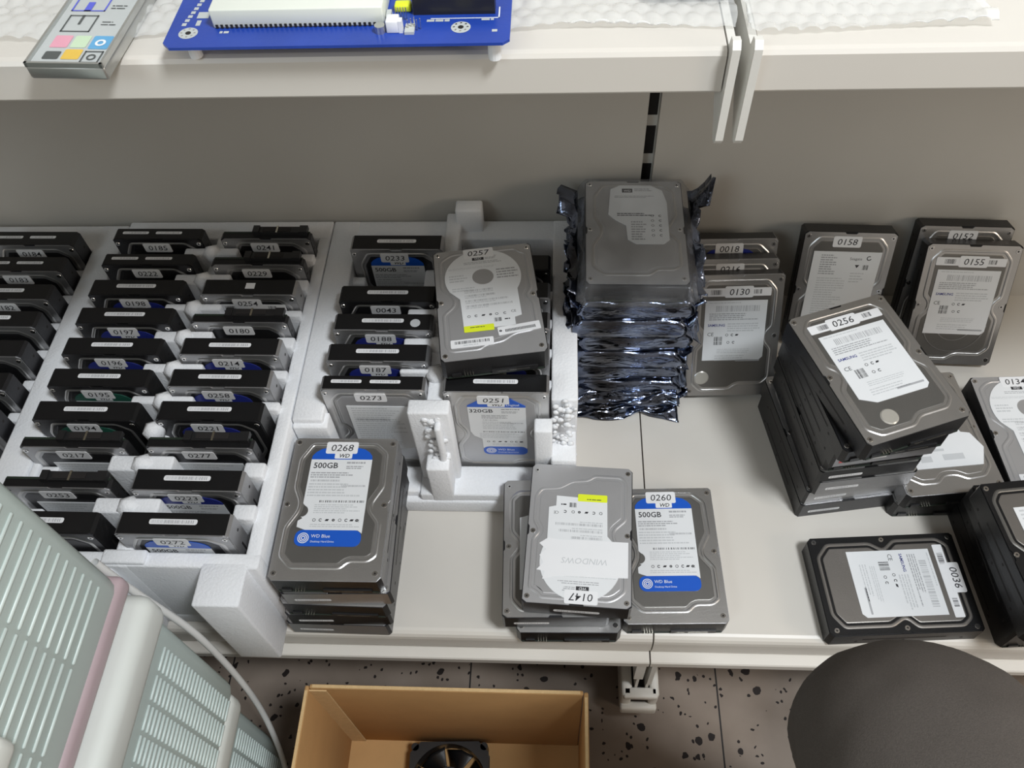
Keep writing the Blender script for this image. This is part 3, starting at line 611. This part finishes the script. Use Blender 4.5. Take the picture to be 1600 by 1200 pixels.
gp = 'drives leaning on the back panel beside the bags'
LK = ('silver', 'silver', 'silver')
drive('0130', 'sam2', (.208, .3135+.0174, .0641), (R(60.7), 0, R(1.8)), 'front leaning drive with sticker 0130 beside the antistatic bags', gp, .020, chassis='side', look=('silver', 'plate', 'silver'), strip=None)
def lean(num, art, x, yface, tilt, yw, lab, g, T=.0261, **k):
    # face centre (x, yface) with its lower edge on the shelf
    t_ = R(tilt); zc = .0735*sin(t_)+T*cos(t_)*0+.0005
    zc = .0735*sin(t_)
    zc += 0
    # origin is centre of the underside
    return drive(num, art, (x, yface+T*sin(t_), zc-T*cos(t_)+T*cos(t_)*1.0), (t_, 0, R(yw)), lab, g, T, **k)
lean('0216', 'wide', .2040, .3370, 63, 1.2, 'leaning drive with sticker 0216 between drives 0130 and 0018', gp, T=.020, chassis='side', look=LK, strip=None)
lean('0018', 'navy', .2060, .3690, 66, .8, 'rearmost leaning drive with sticker 0018 and dark blue label', gp, T=.020, chassis='side', strip=None)
gp = 'drives leaning on the back panel at the right'
lean('0158', 'sea', .3371, .3800, 69.4, -2.4, 'leaning drive with sticker 0158 and large plain white label', gp, T=.022, chassis='black', strip=None, look=('silver', 'plate', 'silver'))
lean('0152', None, .4650, .3900, 71, -2.4, 'leaning drive with sticker 0152, mostly hidden behind drive 0155', gp, T=.0200, chassis='black', strip=None)
lean('0155', 'sam3', .4690, .3580, 63.2, -2.6, 'leaning drive with sticker 0155 and white label at the far right', gp, T=.0200, chassis='black', strip=None, look=('silver', 'plate', 'silver'))

gp = 'drives in the tall twisted pile'
rows = [(.3045, .2080, 8.5, .0261, 'bottom', 'right', 'dgrey', 'side'), (.3035, .2105, 9.5, .0261, 'second', 'right', 'side', 'side'), (.3095, .2070, 8.0, .0261, 'third', 'right', 'side', 'silver'), (.3060, .2075, 8.5, .0200, 'fourth', 'right', 'black', 'silver'), (.3075, .2095, 9.0, .0261, 'fifth', None, 'black', 'silver'), (.3040, .1990, 9.5, .0261, 'sixth', 'red', 'side', 'silver'), (.3000, .1900, 12, .0200, 'seventh', None, 'black', 'dgrey')]
z = 0
for i, (x, y, a, T, nm, st, en, rm) in enumerate(rows):
    z += T
    flat_drive(None, None, x, y, z, a+(180 if st else 0), f'{nm} drive from the shelf in the pile under 0256' if i else 'bottom drive of the tall pile under 0256', gp, T=T, chassis='black', strip=st, look=('silver', 'plate', rm), style='sam', end=en)
flat_drive('0256', 'sam', .3000, .1845, z+TT+.0012, 19.6, 'drive with sticker 0256 lying askew on top of the tall pile', gp, chassis='black', strip=None, tilt=1.0, look=('silver', 'plate', 'silver'))
gp = 'drives in the low pile with the torn label'
flat_drive(None, None, .4090, .2060, TT, 2.5, 'drive lying under the one with a torn label', gp, chassis='black', strip=None, style='hit')
flat_drive(None, 'torn', .4073, .2050, TT*2, 6.5, 'silver drive with a torn white label beside the tall pile', gp, chassis='side', strip=None)
gp = 'drives in the pile at the right edge'
flat_drive(None, None, .5200, .2035, TT, 1.5, 'drive lying under the round-labelled one at the right edge', gp, chassis='black', strip=None, style='round')
flat_drive('0134', 'round', .5190, .2044, TT*2, 2.5, 'light drive with round white label cut by the right edge', gp, chassis='black', strip=None)
flat_drive('0036', 'samp', .3416, .0465, .0235, -86.4, 'flat wide drive with dark frame and sticker 0036 turned sideways', None, T=.0235, chassis='black', strip=None, style='blk', look=('mattegrey', 'mattegrey', 'black'), numpos=(-3, 62), conn=False)
gp = 'black drives in the pile at the lower right corner'
for i, (x, y, a) in enumerate([(.4800, .0690, 4), (.4790, .0660, 3), (.4740, .0580, 5)]):
    flat_drive(None, None, x, y, TT*(i+1), a+(180 if i == 1 else 0), ['bottom black drive of the pile at the lower right corner', 'second black drive from the bottom at the lower right corner', 'third black drive from the bottom at the lower right corner'][i], gp, chassis='black', strip='right' if i == 1 else None, style='blk', look=('dgrey', 'black', 'black'))
flat_drive(None, 'wide', .4690, .0470, TT*4, 7, 'topmost grey-covered drive with a white label at the lower right corner', gp, chassis='black', strip=None, style='blk')

# ------------------------------------------------------------------ antistatic bags
def ridge(p, k):
    x, y, z = p
    return (abs(sin(x*38*k+sin(y*40+z*150)*1.6+k)) + abs(sin((x+y*1.4)*70+k*3+sin(z*120)*1.7)))*.5
def bag(i, x, y, z0, h, yw, label, top=False):
    m = 'bag'
    bm = bmesh.new(); NX, NY, NZ = 40, 44, 6
    hx, hy = .0555, .0765
    def pt(u, v, wv):
        # u,v in -1..1, wv in 0..1 around box surface
        X, Y = u*hx, v*hy; Z = wv*h
        return X, Y, Z
    vs = {}
    def V(a, c, d):
        k = (a, c, d)
        if k in vs: return vs[k]
        u, v, wv = a/NX*2-1, c/NY*2-1, d/NZ
        X, Y, Z = pt(u, v, wv)
        edge = max(0, (abs(u)-.9)/.1)
        Z = Z if top and d == NZ and edge < .01 else h/2+(Z-h/2)*(1-.45*edge**1.5)
        mid = 1-abs(2*wv-1)
        rg_ = ridge((X, Y, Z+i*.31), 1+.13*i)
        if not (top and d == NZ):
            if abs(u) > .99: X += math.copysign((.001+.005*mid*rg_)*1.0, u)
            if v < -.99: Y -= .001+.003*mid*rg_+.002*sin(X*55+i*2)*mid
            if v > .99: Y += .002*rg_
            Z += (rg_-.5)*.0035*(0.3 if d in (0,) else 1)*(1 if not top else .4)
        Z = min(max(Z, .0002), h+ (.0 if top else .0012))
        vs[k] = bm.verts.new((X, Y, Z)); return vs[k]
    F = []
    for a in range(NX):
        for c in range(NY):
            F.append((V(a, c, 0), V(a, c+1, 0), V(a+1, c+1, 0), V(a+1, c, 0))); F.append((V(a, c, NZ), V(a+1, c, NZ), V(a+1, c+1, NZ), V(a, c+1, NZ)))
    for a in range(NX):
        for d in range(NZ):
            F.append((V(a, 0, d), V(a+1, 0, d), V(a+1, 0, d+1), V(a, 0, d+1))); F.append((V(a, NY, d), V(a, NY, d+1), V(a+1, NY, d+1), V(a+1, NY, d)))
    for c in range(NY):
        for d in range(NZ):
            F.append((V(0, c, d), V(0, c, d+1), V(0, c+1, d+1), V(0, c+1, d))); F.append((V(NX, c, d), V(NX, c+1, d), V(NX, c+1, d+1), V(NX, c, d+1)))
    for q in F: bm.faces.new(q)
    b = MB(); t = thing('antistatic_bag', (x, y, z0), (0, 0, R(yw)), label, 'antistatic bag', 'antistatic bags in the tall pile')
    b.bm(bm, 'bagclear' if top else 'bag', True); b.obj('film', t)
    # crumpled seam flap along each long side
    for s in (-1, 1):
        b = MB(); n = 26; rows_ = 4; vsx = []
        for j in range(n+1):
            v = j/n*2-1; wv = .006+.005*abs(sin(j*.9+i*1.7+s))+(.012 if (top and j > n-6) else 0)
            for q in range(rows_+1):
                f_ = q/rows_; up = (.004 if not top else .0)+.010*sin(j*.55+i*2.3+s)*f_+.004*sin(j*1.9+i)*f_+(.03*f_*f_ if top and j > n-5 and s > 0 else 0)
                vsx.append((s*(hx+.003+wv*f_), v*hy*.98, max(.001, h*.5+up)))
        fs = [(j*(rows_+1)+q, (j+1)*(rows_+1)+q, (j+1)*(rows_+1)+q+1, j*(rows_+1)+q+1) for j in range(n) for q in range(rows_)]
        b.add(vsx, fs, 'bag', True); o = b.obj('seam_flap', t)
        md = o.modifiers.new('thickness', 'SOLIDIFY'); md.thickness = .0003
    if i in (0, 1):   # crumpled open end of the bag hanging out in front
        b = MB(); nx, ny = 44, 9; vsx = []
        for q in range(ny+1):
            for j in range(nx+1):
                u, v = j/nx*2-1, q/ny
                ln = .010+.008*abs(sin(j*.11+i*2))+.014*max(0, abs(u)-.7)
                vsx.append((u*hx*(1.02+.06*v), -hy+.002-ln*v, max(.0012, h*(.55-.5*v)+.005*sin(j*.23+q*.9+i)*v+.0018*sin(j*.6+i*3+q*.5)+.0014*sin(q*2.1+j*.3))))
        b.add(vsx, [(q*(nx+1)+j, q*(nx+1)+j+1, (q+1)*(nx+1)+j+1, (q+1)*(nx+1)+j) for q in range(ny) for j in range(nx)], 'bag', True)
        o = b.obj('open_end', t); md = o.modifiers.new('thickness', 'SOLIDIFY'); md.thickness = .0003
    return t
zb = 0; NB = 8; hb = .0262
nm = ['bottom', 'second', 'third', 'fourth', 'fifth', 'sixth', 'seventh']
for i in range(NB-1):
    bag(i, .0885+.0035*sin(i*2.1), .3445+.002*cos(i*3)-(.006 if i == 0 else 0), zb, hb, [1.5, -2, 1, -1, 1.5, -.7, .6][i], 'crumpled antistatic bag at the bottom of the bagged pile' if i == 0 else f'{nm[i]} crumpled antistatic bag from the bottom of the bagged pile')
    zb += hb+.0002
bag(9, .0890, .3400, zb, .0300, -.7, 'smoother translucent antistatic bag on top of the bagged pile', True)
flat_drive(None, 'silk', .0888, .3430, zb+.0280, -.7, 'drive sealed inside the top translucent antistatic bag', None, chassis='black', strip=None, tilt=0, look=('silver', 'platelt', 'platelt'))

# ------------------------------------------------------------------ things on the upper shelf
ZU = .5616
def bubble(name, x0, x1, y0, y1, label, ph):
    st = .0016; nx, ny = int((x1-x0)/st), int((y1-y0)/st); vs = []; fs = []
    for j in range(ny+1):
        for i in range(nx+1):
            x, y = x0+i*st, y0+j*st
            r_ = round((y+ph)/.0095); cy = r_*.0095-ph; off = .0055 if r_ % 2 else 0; cx = round((x-off)/.011)*.011+off
            d = math.hypot(x-cx, y-cy)/.0045; hgt = .0022*math.sqrt(max(0, 1-d*d))*(.25+.75*abs(sin(r_*12.9+round((x-off)/.011)*78.2)))
            wob = .0020+.0018*sin(x*37+ph*9+2*sin(y*60))*sin(y*71+x*20)
            xx = x+(.0035*sin(y*90+ph) if i in (0, nx) else 0); yy = y+.003*sin(x*31+ph) if j == 0 else y
            vs.append((xx, yy, ZU+.0008+max(0, wob)+hgt))
    for j in range(ny):
        for i in range(nx): a = j*(nx+1)+i; fs.append((a, a+1, a+nx+2, a+nx+1))
    b = MB(); b.add(vs, fs, 'bubble', True); o = b.obj(name); tag(o, label, 'bubble wrap', 'sheets of bubble wrap'); return o
bubble('bubble_wrap', -.62, .1045, .139, .26, 'bubble wrap sheet under the blue circuit board', .3)
bubble('bubble_wrap', .1095, .2380, .1345, .26, 'bubble wrap sheet on the upper right shelf', 1.1)
# blue circuit board
t = thing('circuit_board', (0, 0, ZU), (0, 0, 0), 'blue computer circuit board at the edge of the upper shelf', 'circuit board')
def p(name, b):
    o = b.obj(name, t); o.location = (0, 0, -ZU); return o
Z = .575
P = [(-.1985, .1135), (-.1945, .1092), (-.0190, .1092), (-.0155, .1125), (-.0155, .36), (-.1985, .36)]
b = MB(); b.prism(P, Z-.0016, Z, 'bpcb')
for cx, cy in ((-.1870, .1222), (-.0415, .1235)):
    b.ring((cx, cy), .0014, .0052, Z+.0001, 'icon_base', 20); b.cyl((cx, cy, Z+.0001), .0015, .0002, 'dark', 10)
    for k in range(8): b.cyl((cx+.0036*cos(k*pi/4), cy+.0036*sin(k*pi/4), Z+.0001), .0006, .0003, 'screw', 6)
b.rect(-.1860, .1360, -.1795, .1420, Z+.0001, 'icon_base'); b.rect(-.1850, .1290, -.1825, .1340, Z+.0001, 'icon_base')
for q in range(7): b.rect(-.1925+.0007*q, .129+.0038*q, -.1900+.0007*q, .1316+.0038*q, Z+.0001, 'icon_base')
lines(b, -170, 123.5, -163, 121.5, 1, Z+.0001, 'icon_base', 1, 1, 4); lines(b, -60, 131, -46, 129, 1, Z+.0001, 'icon_base', 1, 1, 5); lines(b, -31, 131.2, -24, 129.6, 1, Z+.0001, 'icon_base', 1, 1, 6); b.rect(-.0250, .1190, -.0222, .1212, Z+.0001, 'icon_base')
b.rect(-.058, .1315, -.0215, .1322, Z+.0001, 'white'); b.rect(-.0222, .1315, -.0215, .1420, Z+.0001, 'white')
p('printed_board', b)
b = MB(); b.bbox(-.1740, -.0820, .1262, .1900, Z, Z+.0105, 'cream', .0008)
for i in range(34): b.box(-.1725+i*.00265, -.1712+i*.00265, .1258, .1264, Z+.0002, Z+.0022, 'dark')
for y in (.142, .158, .174): b.box(-.172, -.084, y-.0012, y+.0012, Z+.0103, Z+.0108, 'inkl')
tag(p('expansion_slots', b), 'cream plastic slots')
b = MB(); b.box(-.0675, -.0240, .1355, .1445, Z, Z+.0090, 'plastic')
for i in range(17): b.box(-.065+i*.0024, -.0643+i*.0024, .1390, .1397, Z+.0088, Z+.0105, 'pin'); b.box(-.065+i*.0024, -.0643+i*.0024, .1415, .1422, Z+.0088, Z+.0105, 'pin')
tag(p('socket_header', b), 'black drive socket')
b = MB(); b.bbox(-.0800, -.0735, .1190, .1265, Z, Z+.0065, 'white', .0005); b.box(-.0735, -.0715, .119, .123, Z, Z+.0065, 'white'); tag(p('small_connector', b), 'small white connector')
b = MB()
for i in range(5): b.box(-.0765+i*.0014, -.0760+i*.0014, .1310, .1316, Z, Z+.007, 'pin')
for i in range(5): b.box(-.069+i*.0016, -.0685+i*.0016, .121+.0012*(i % 3), .1216+.0012*(i % 3), Z, Z+.006, 'pin')
p('jumper_pins', b)
b = MB(); b.cyl((-.0835, .1205, Z), .0028, .004, 'tin', 16); b.box(-.0815, -.079, .130, .1365, Z, Z+.003, 'icon_base'); b.box(-.0705, -.0655, .1175, .1255, Z, Z+.0015, 'icon_base'); b.bbox(-.078, -.069, .138, .144, Z, Z+.004, 'yellow', .001); p('small_components', b)
for cx, cy in ((-.1870, .1222), (-.0240, .1165), (-.19, .33), (-.025, .33), (-.105, .25)):
    b = MB(); b.cyl((cx, cy, ZU), .0035, Z-.0016-ZU, 'white', 14); p('standoff', b)
# metal I/O shield
t = thing('io_shield', (-.2501, .1010, ZU), (0, 0, R(-3)), 'tin port shield with coloured port icons lying on bubble wrap', 'port shield')
b = MB(); b.bbox(-.0218, .0218, 0, .158, .001, .0085, 'tin', .0012); b.box(-.0212, .0212, .0006, .1574, .0083, .0090, 'icon_base')
for q in (-.0215, .0200): b.box(q, q+.0015, 0, .158, .0080, .0108, 'tin')
b.box(-.0215, .0215, 0, .0014, .0080, .0108, 'tin'); b.obj('metal_plate', t)
b = MB(); zi = .00920
for x, y, m, w_, h_ in ((-.0150, .006, 'icon_black', .009, .007), (-.0045, .006, 'icon_yellow', .010, .009), (-.0150, .0165, 'icon_pink', .010, .011), (-.0035, .0165, 'icon_green', .009, .011), (.0070, .0155, 'icon_blue', .011, .012)): b.flat(rrect(x, y, x+w_, y+h_, .001), zi, m)
def frame(x0, y0, x1, y1, m):
    for q in ((x0, y0, x1, y0+.0009), (x0, y1-.0009, x1, y1), (x0, y0, x0+.0009, y1), (x1-.0009, y0, x1, y1)): b.rect(*q, zi+.0001, m)
frame(.0070, .003, .0175, .0135, 'icon_black'); b.ring((.0122, .008), .0016, .0026, zi+.0002, 'icon_black', 14)
frame(-.0150, .0310, .0020, .0470, 'icon_black'); b.rect(-.0075, .038, -.0060, .047, zi+.0001, 'icon_black'); frame(-.0165, .0510, .0035, .0640, 'icon_violet'); b.rect(-.009, .051, -.005, .060, zi+.0001, 'icon_violet'); b.ring((.0125, .021), .0016, .0030, zi+.0002, 'white', 14)
for y in (.036, .052, .07, .09, .11): lines(b, 6, y*1000+5, 17, y*1000, 2, zi+.0001, 'icon_black', .3, .8, int(y*1000))
b.obj('icon_label', t)
b = MB(); b.bbox(.058, .1035, .1640, .23, ZU+.004, ZU+.012, 'plastic', .001)
tag(b.obj('adapter_card'), 'black card edge at the top, behind the left shelf bracket', 'circuit card')

# ------------------------------------------------------------------ plastic baskets on the left
def basket(label, x1, y1, z0, z1, style, wid=.34, dep=.42):
    t = thing('plastic_basket', (x1-wid/2, y1-dep/2, z0), (0, 0, 0), label, 'plastic basket', 'stacked plastic baskets')
    ox, oy, oz = x1-wid/2, y1-dep/2, z0
    def part(name, b, lab=None):
        o = b.obj(name, t); o.location = (-ox, -oy, -oz)
        if lab: o['label'] = lab
        return o
    xw, yw_ = x1-wid, y1-dep
    b = MB(); b.bbox(xw+.004, x1-.003, yw_+.004, y1-.003, z0+.002, z1-.004, 'basket', .012, 3); part('body', b)
    b = MB()
    if style == 'rib':
        z = z0+.040
        while z < z1-.02:
            y = y1-.018; 
            ph = int(z*1000) % 3
            while y > yw_+.03:
                ln = .058; b.bbox(x1-.0036, x1-.0016, y-ln+.0015, y-.0008, z, z+.0030, 'slot', .001, 1); y -= ln
            z += .0118
    else:
        z = z0+.012
        while z < z1-.052:
            y = y1-.022
            while y > yw_+.03:
                b.bbox(x1-.0036, x1-.0014, y-.020, y-.0006, z, z+.0032, 'slot', .0008, 1); y -= .0225
            z += .0078
    part('side_ribs', b, 'raised pale ribs' if style == 'rib' else None)
    if style == 'rib':
        b = MB(); b.bbox(xw, x1, yw_, y1, z0, z0+.019, 'pink', .006, 3); part('base_band', b, 'pinkish band')
    b = MB()
    if style != 'rib': b.bbox(xw-.004, x1+.003, yw_-.004, y1+.002, z1-.040, z1, 'rim', .012, 4)
    else:
        for q in ((x1-.008, x1+.004, yw_, y1), (xw-.004, xw+.008, yw_, y1), (xw, x1, y1-.008, y1+.003), (xw, x1, yw_-.003, yw_+.008)): b.bbox(q[0], q[1], q[2], q[3], z1-.02, z1, 'rim', .004, 2)
    part('rim', b)
    if style == 'rib':
        b = MB(); b.bbox(x1-.004, x1+.012, -.27, -.18, .315, .338, 'rim', .006, 3); part('handle', b)
basket('uppermost pale green ribbed plastic basket with a pink lower band', -.3140, -.046, .222, .560, 'rib')
basket('middle plastic basket with slotted side and white rounded rim', -.3030, -.052, -.018, .2175, 'slot')
basket('lowest slotted plastic basket, standing on the floor', -.3120, -.062, -.2498, -.020, 'slot')
# white cable hanging past the baskets
c = bpy.data.curves.new('white_cable', 'CURVE'); c.dimensions = '3D'; c.bevel_depth = .0032; c.bevel_resolution = 3
pts = [(-.334, -.041, .250), (-.330, -.0415, .205), (-.322, -.042, .165), (-.312, -.043, .120), (-.309, -.044, .075), (-.309, -.045, .028), (-.3085, -.048, -.03), (-.307, -.056, -.10), (-.3065, -.072, -.17), (-.302, -.10, -.235), (-.292, -.15, -.2465), (-.28, -.25, -.2465)]
sp = c.splines.new('NURBS'); sp.points.add(len(pts)-1); sp.use_endpoint_u = True; sp.order_u = 4
for q, v in zip(sp.points, pts): q.co = (*v, 1)
c.materials.append(MT['cable'])
tmp = bpy.data.objects.new('t', c); me = bpy.data.meshes.new_from_object(tmp); bpy.data.objects.remove(tmp)
for q in me.polygons: q.use_smooth = True
tag(link('white_cable', me), 'white cable hanging down along the stacked plastic baskets', 'cable')

# ------------------------------------------------------------------ cardboard box and fan
t = thing('cardboard_box', (-.0985, -.175, -.2498), (0, 0, 0), 'open brown cardboard box on the floor with a fan inside', 'cardboard box')
def cp(name, b, lab=None):
    o = b.obj(name, t); o.location = (.0985, .175, .2498)
    if lab: o['label'] = lab
xa0, xa1, ya0, ya1, zt = -.2400, .0425, -.300, -.052, -.022
th = .0045
b = MB(); b.box(xa0, xa1, ya0, ya1, -.2496, -.2455, 'card'); cp('bottom', b)
b = MB(); b.bbox(xa0+.005, xa1-.005, ya1-th, ya1, -.2455, zt, 'card', .0015); b.box(xa0+.008, xa1-.008, ya1-th+.0007, ya1-.0007, zt-.001, zt+.0004, 'cardedge'); cp('back_wall', b)
b = MB(); b.bbox(xa0+.005, xa1-.005, ya0, ya0+th, -.2455, zt, 'card', .0015); cp('front_wall', b)
for s, x in ((0, xa0), (1, xa1-th)):
    b = MB(); b.bbox(x, x+th, ya0, ya1-.001, -.2455, zt-.002, 'card', .0015); b.box(x+.0008, x+th-.0008, ya0+.003, ya1-.006, zt-.003, zt-.0016, 'cardedge'); cp('side_wall', b)
b = MB(); b.box(xa0+th, xa0+.022, ya1-th-.0016, ya1-th-.0002, -.2450, zt-.004, 'cardedge'); cp('glue_flap', b, 'pale inner glue flap')
b = MB(); b.box(-.105, -.060, ya0+.01, ya1-.006, -.2454, -.2449, 'card'); cp('bottom_flap', b)
# fan
t = thing('computer_fan', (-.112, -.107, -.2448), (0, 0, R(2)), 'black square cooling fan lying inside the cardboard box', 'fan')
b = MB(); N = 40; Ro, h = .0435, .025
sq = rrect(-.046, -.046, .046, .046, .006, 4)
out = [(.046*max(-1, min(1, cos(a)*1.25)), .046*max(-1, min(1, sin(a)*1.25))) for a in [2*pi*i/N for i in range(N)]]; inn = [(Ro*cos(2*pi*i/N), Ro*sin(2*pi*i/N)) for i in range(N)]
for zz, o_, i_ in ((.0, out, inn), (h-.003, out, inn)):
    vs = [(x, y, zz) for x, y in o_]+[(x, y, zz+.003) for x, y in o_]+[(x, y, zz) for x, y in i_]+[(x, y, zz+.003) for x, y in i_]
    fs = []
    for i in range(N):
        j = (i+1) % N; fs += [(i, j, N+j, N+i), (N+i, N+j, 3*N+j, 3*N+i), (2*N+j, 2*N+i, 3*N+i, 3*N+j), (j, i, 2*N+i, 2*N+j)]
    b.add(vs, fs, 'plastic')
vs = [(Ro*cos(2*pi*i/N), Ro*sin(2*pi*i/N), z) for z in (0, h) for i in range(N)]+[((Ro+.0015)*cos(2*pi*i/N), (Ro+.0015)*sin(2*pi*i/N), z) for z in (0, h) for i in range(N)]
b.add(vs, [(i, (i+1) % N, N+(i+1) % N, N+i) for i in range(N)]+[(2*N+(i+1) % N, 2*N+i, 3*N+i, 3*N+(i+1) % N) for i in range(N)], 'plastic', True)
for sx in (-1, 1):
    for sy in (-1, 1): b.cyl((sx*.0405, sy*.0405, 0), .0045, h, 'plastic', 12)
b.obj('frame', t)
b = MB(); b.cyl((0, 0, .003), .019, .0205, 'plastic', 28, smooth=True); b.cyl((0, 0, .0234), .013, .0003, 'tin', 20); b.obj('hub', t)
for k in range(7):
    a0 = 2*pi*k/7; vs = []; n = 6
    for i in range(n+1):
        r_ = .018+.0235*i/n
        for (da, zz) in ((-.05, .021), (.28, .013), (.62, .006)): vs.append((r_*cos(a0+da*(1+.25*i/n)), r_*sin(a0+da*(1+.25*i/n)), zz))
    fs = [(i*3+q, (i+1)*3+q, (i+1)*3+q+1, i*3+q+1) for i in range(n) for q in range(2)]
    b = MB(); b.add(vs, fs, 'black', True); o = b.obj('blade', t); md = o.modifiers.new('thickness', 'SOLIDIFY'); md.thickness = .0012

# ------------------------------------------------------------------ seated person: one leg reaches into view
def skin_body(name, chain, edges, root, m, sub=3):
    me = bpy.data.meshes.new(name); me.from_pydata([c[:3] for c in chain], edges, []); o = link(name, me)
    md = o.modifiers.new('skin', 'SKIN'); md.use_smooth_shade = True
    for i, c in enumerate(chain):
        s = me.skin_vertices[0].data[i]; s.radius = (c[3], c[4] if len(c) > 4 else c[3]); s.use_root = (i == root)
    s_ = o.modifiers.new('sub', 'SUBSURF'); s_.levels = sub; s_.render_levels = sub
    me.materials.append(MT[m])
    return o
chain = [(.285, -.80, .360, .10), (.272, -.62, .374, .086), (.250, -.46, .376, .078), (.227, -.33, .372, .075), (.211, -.235, .364, .073), (.202, -.172, .344, .070),
         (.207, -.155, .280, .060), (.240, -.170, .17, .052), (.285, -.19, .06, .050), (.325, -.180, -.06, .048), (.345, -.15, -.17, .046), (.348, -.14, -.205, .048)]
leg = skin_body('trousers', chain, [(i, i+1) for i in range(len(chain)-1)], 0, 'cloth', 4)
pr = thing('person', (.24, -.16, -.25), (0, 0, 0), 'seated person, bent knee in dark grey-brown trousers at lower right', 'person')
leg.parent = pr; leg.location = (-.24, .16, .25)
dtx = bpy.data.textures.new('folds', 'CLOUDS'); dtx.noise_scale = .035; dtx.noise_depth = 2
dm = leg.modifiers.new('folds', 'DISPLACE'); dm.texture = dtx; dm.strength = .005; dm.mid_level = .5
sh = skin_body('shoe', [(.348, -.165, -.212, .036), (.348, -.12, -.213, .040, .034), (.354, -.04, -.217, .042, .030), (.358, .01, -.222, .036, .024), (.360, .03, -.225, .022, .018)], [(0, 1), (1, 2), (2, 3), (3, 4)], 1, 'shoe', 2)
sh.parent = pr; sh.location = (-.24, .16, .25)
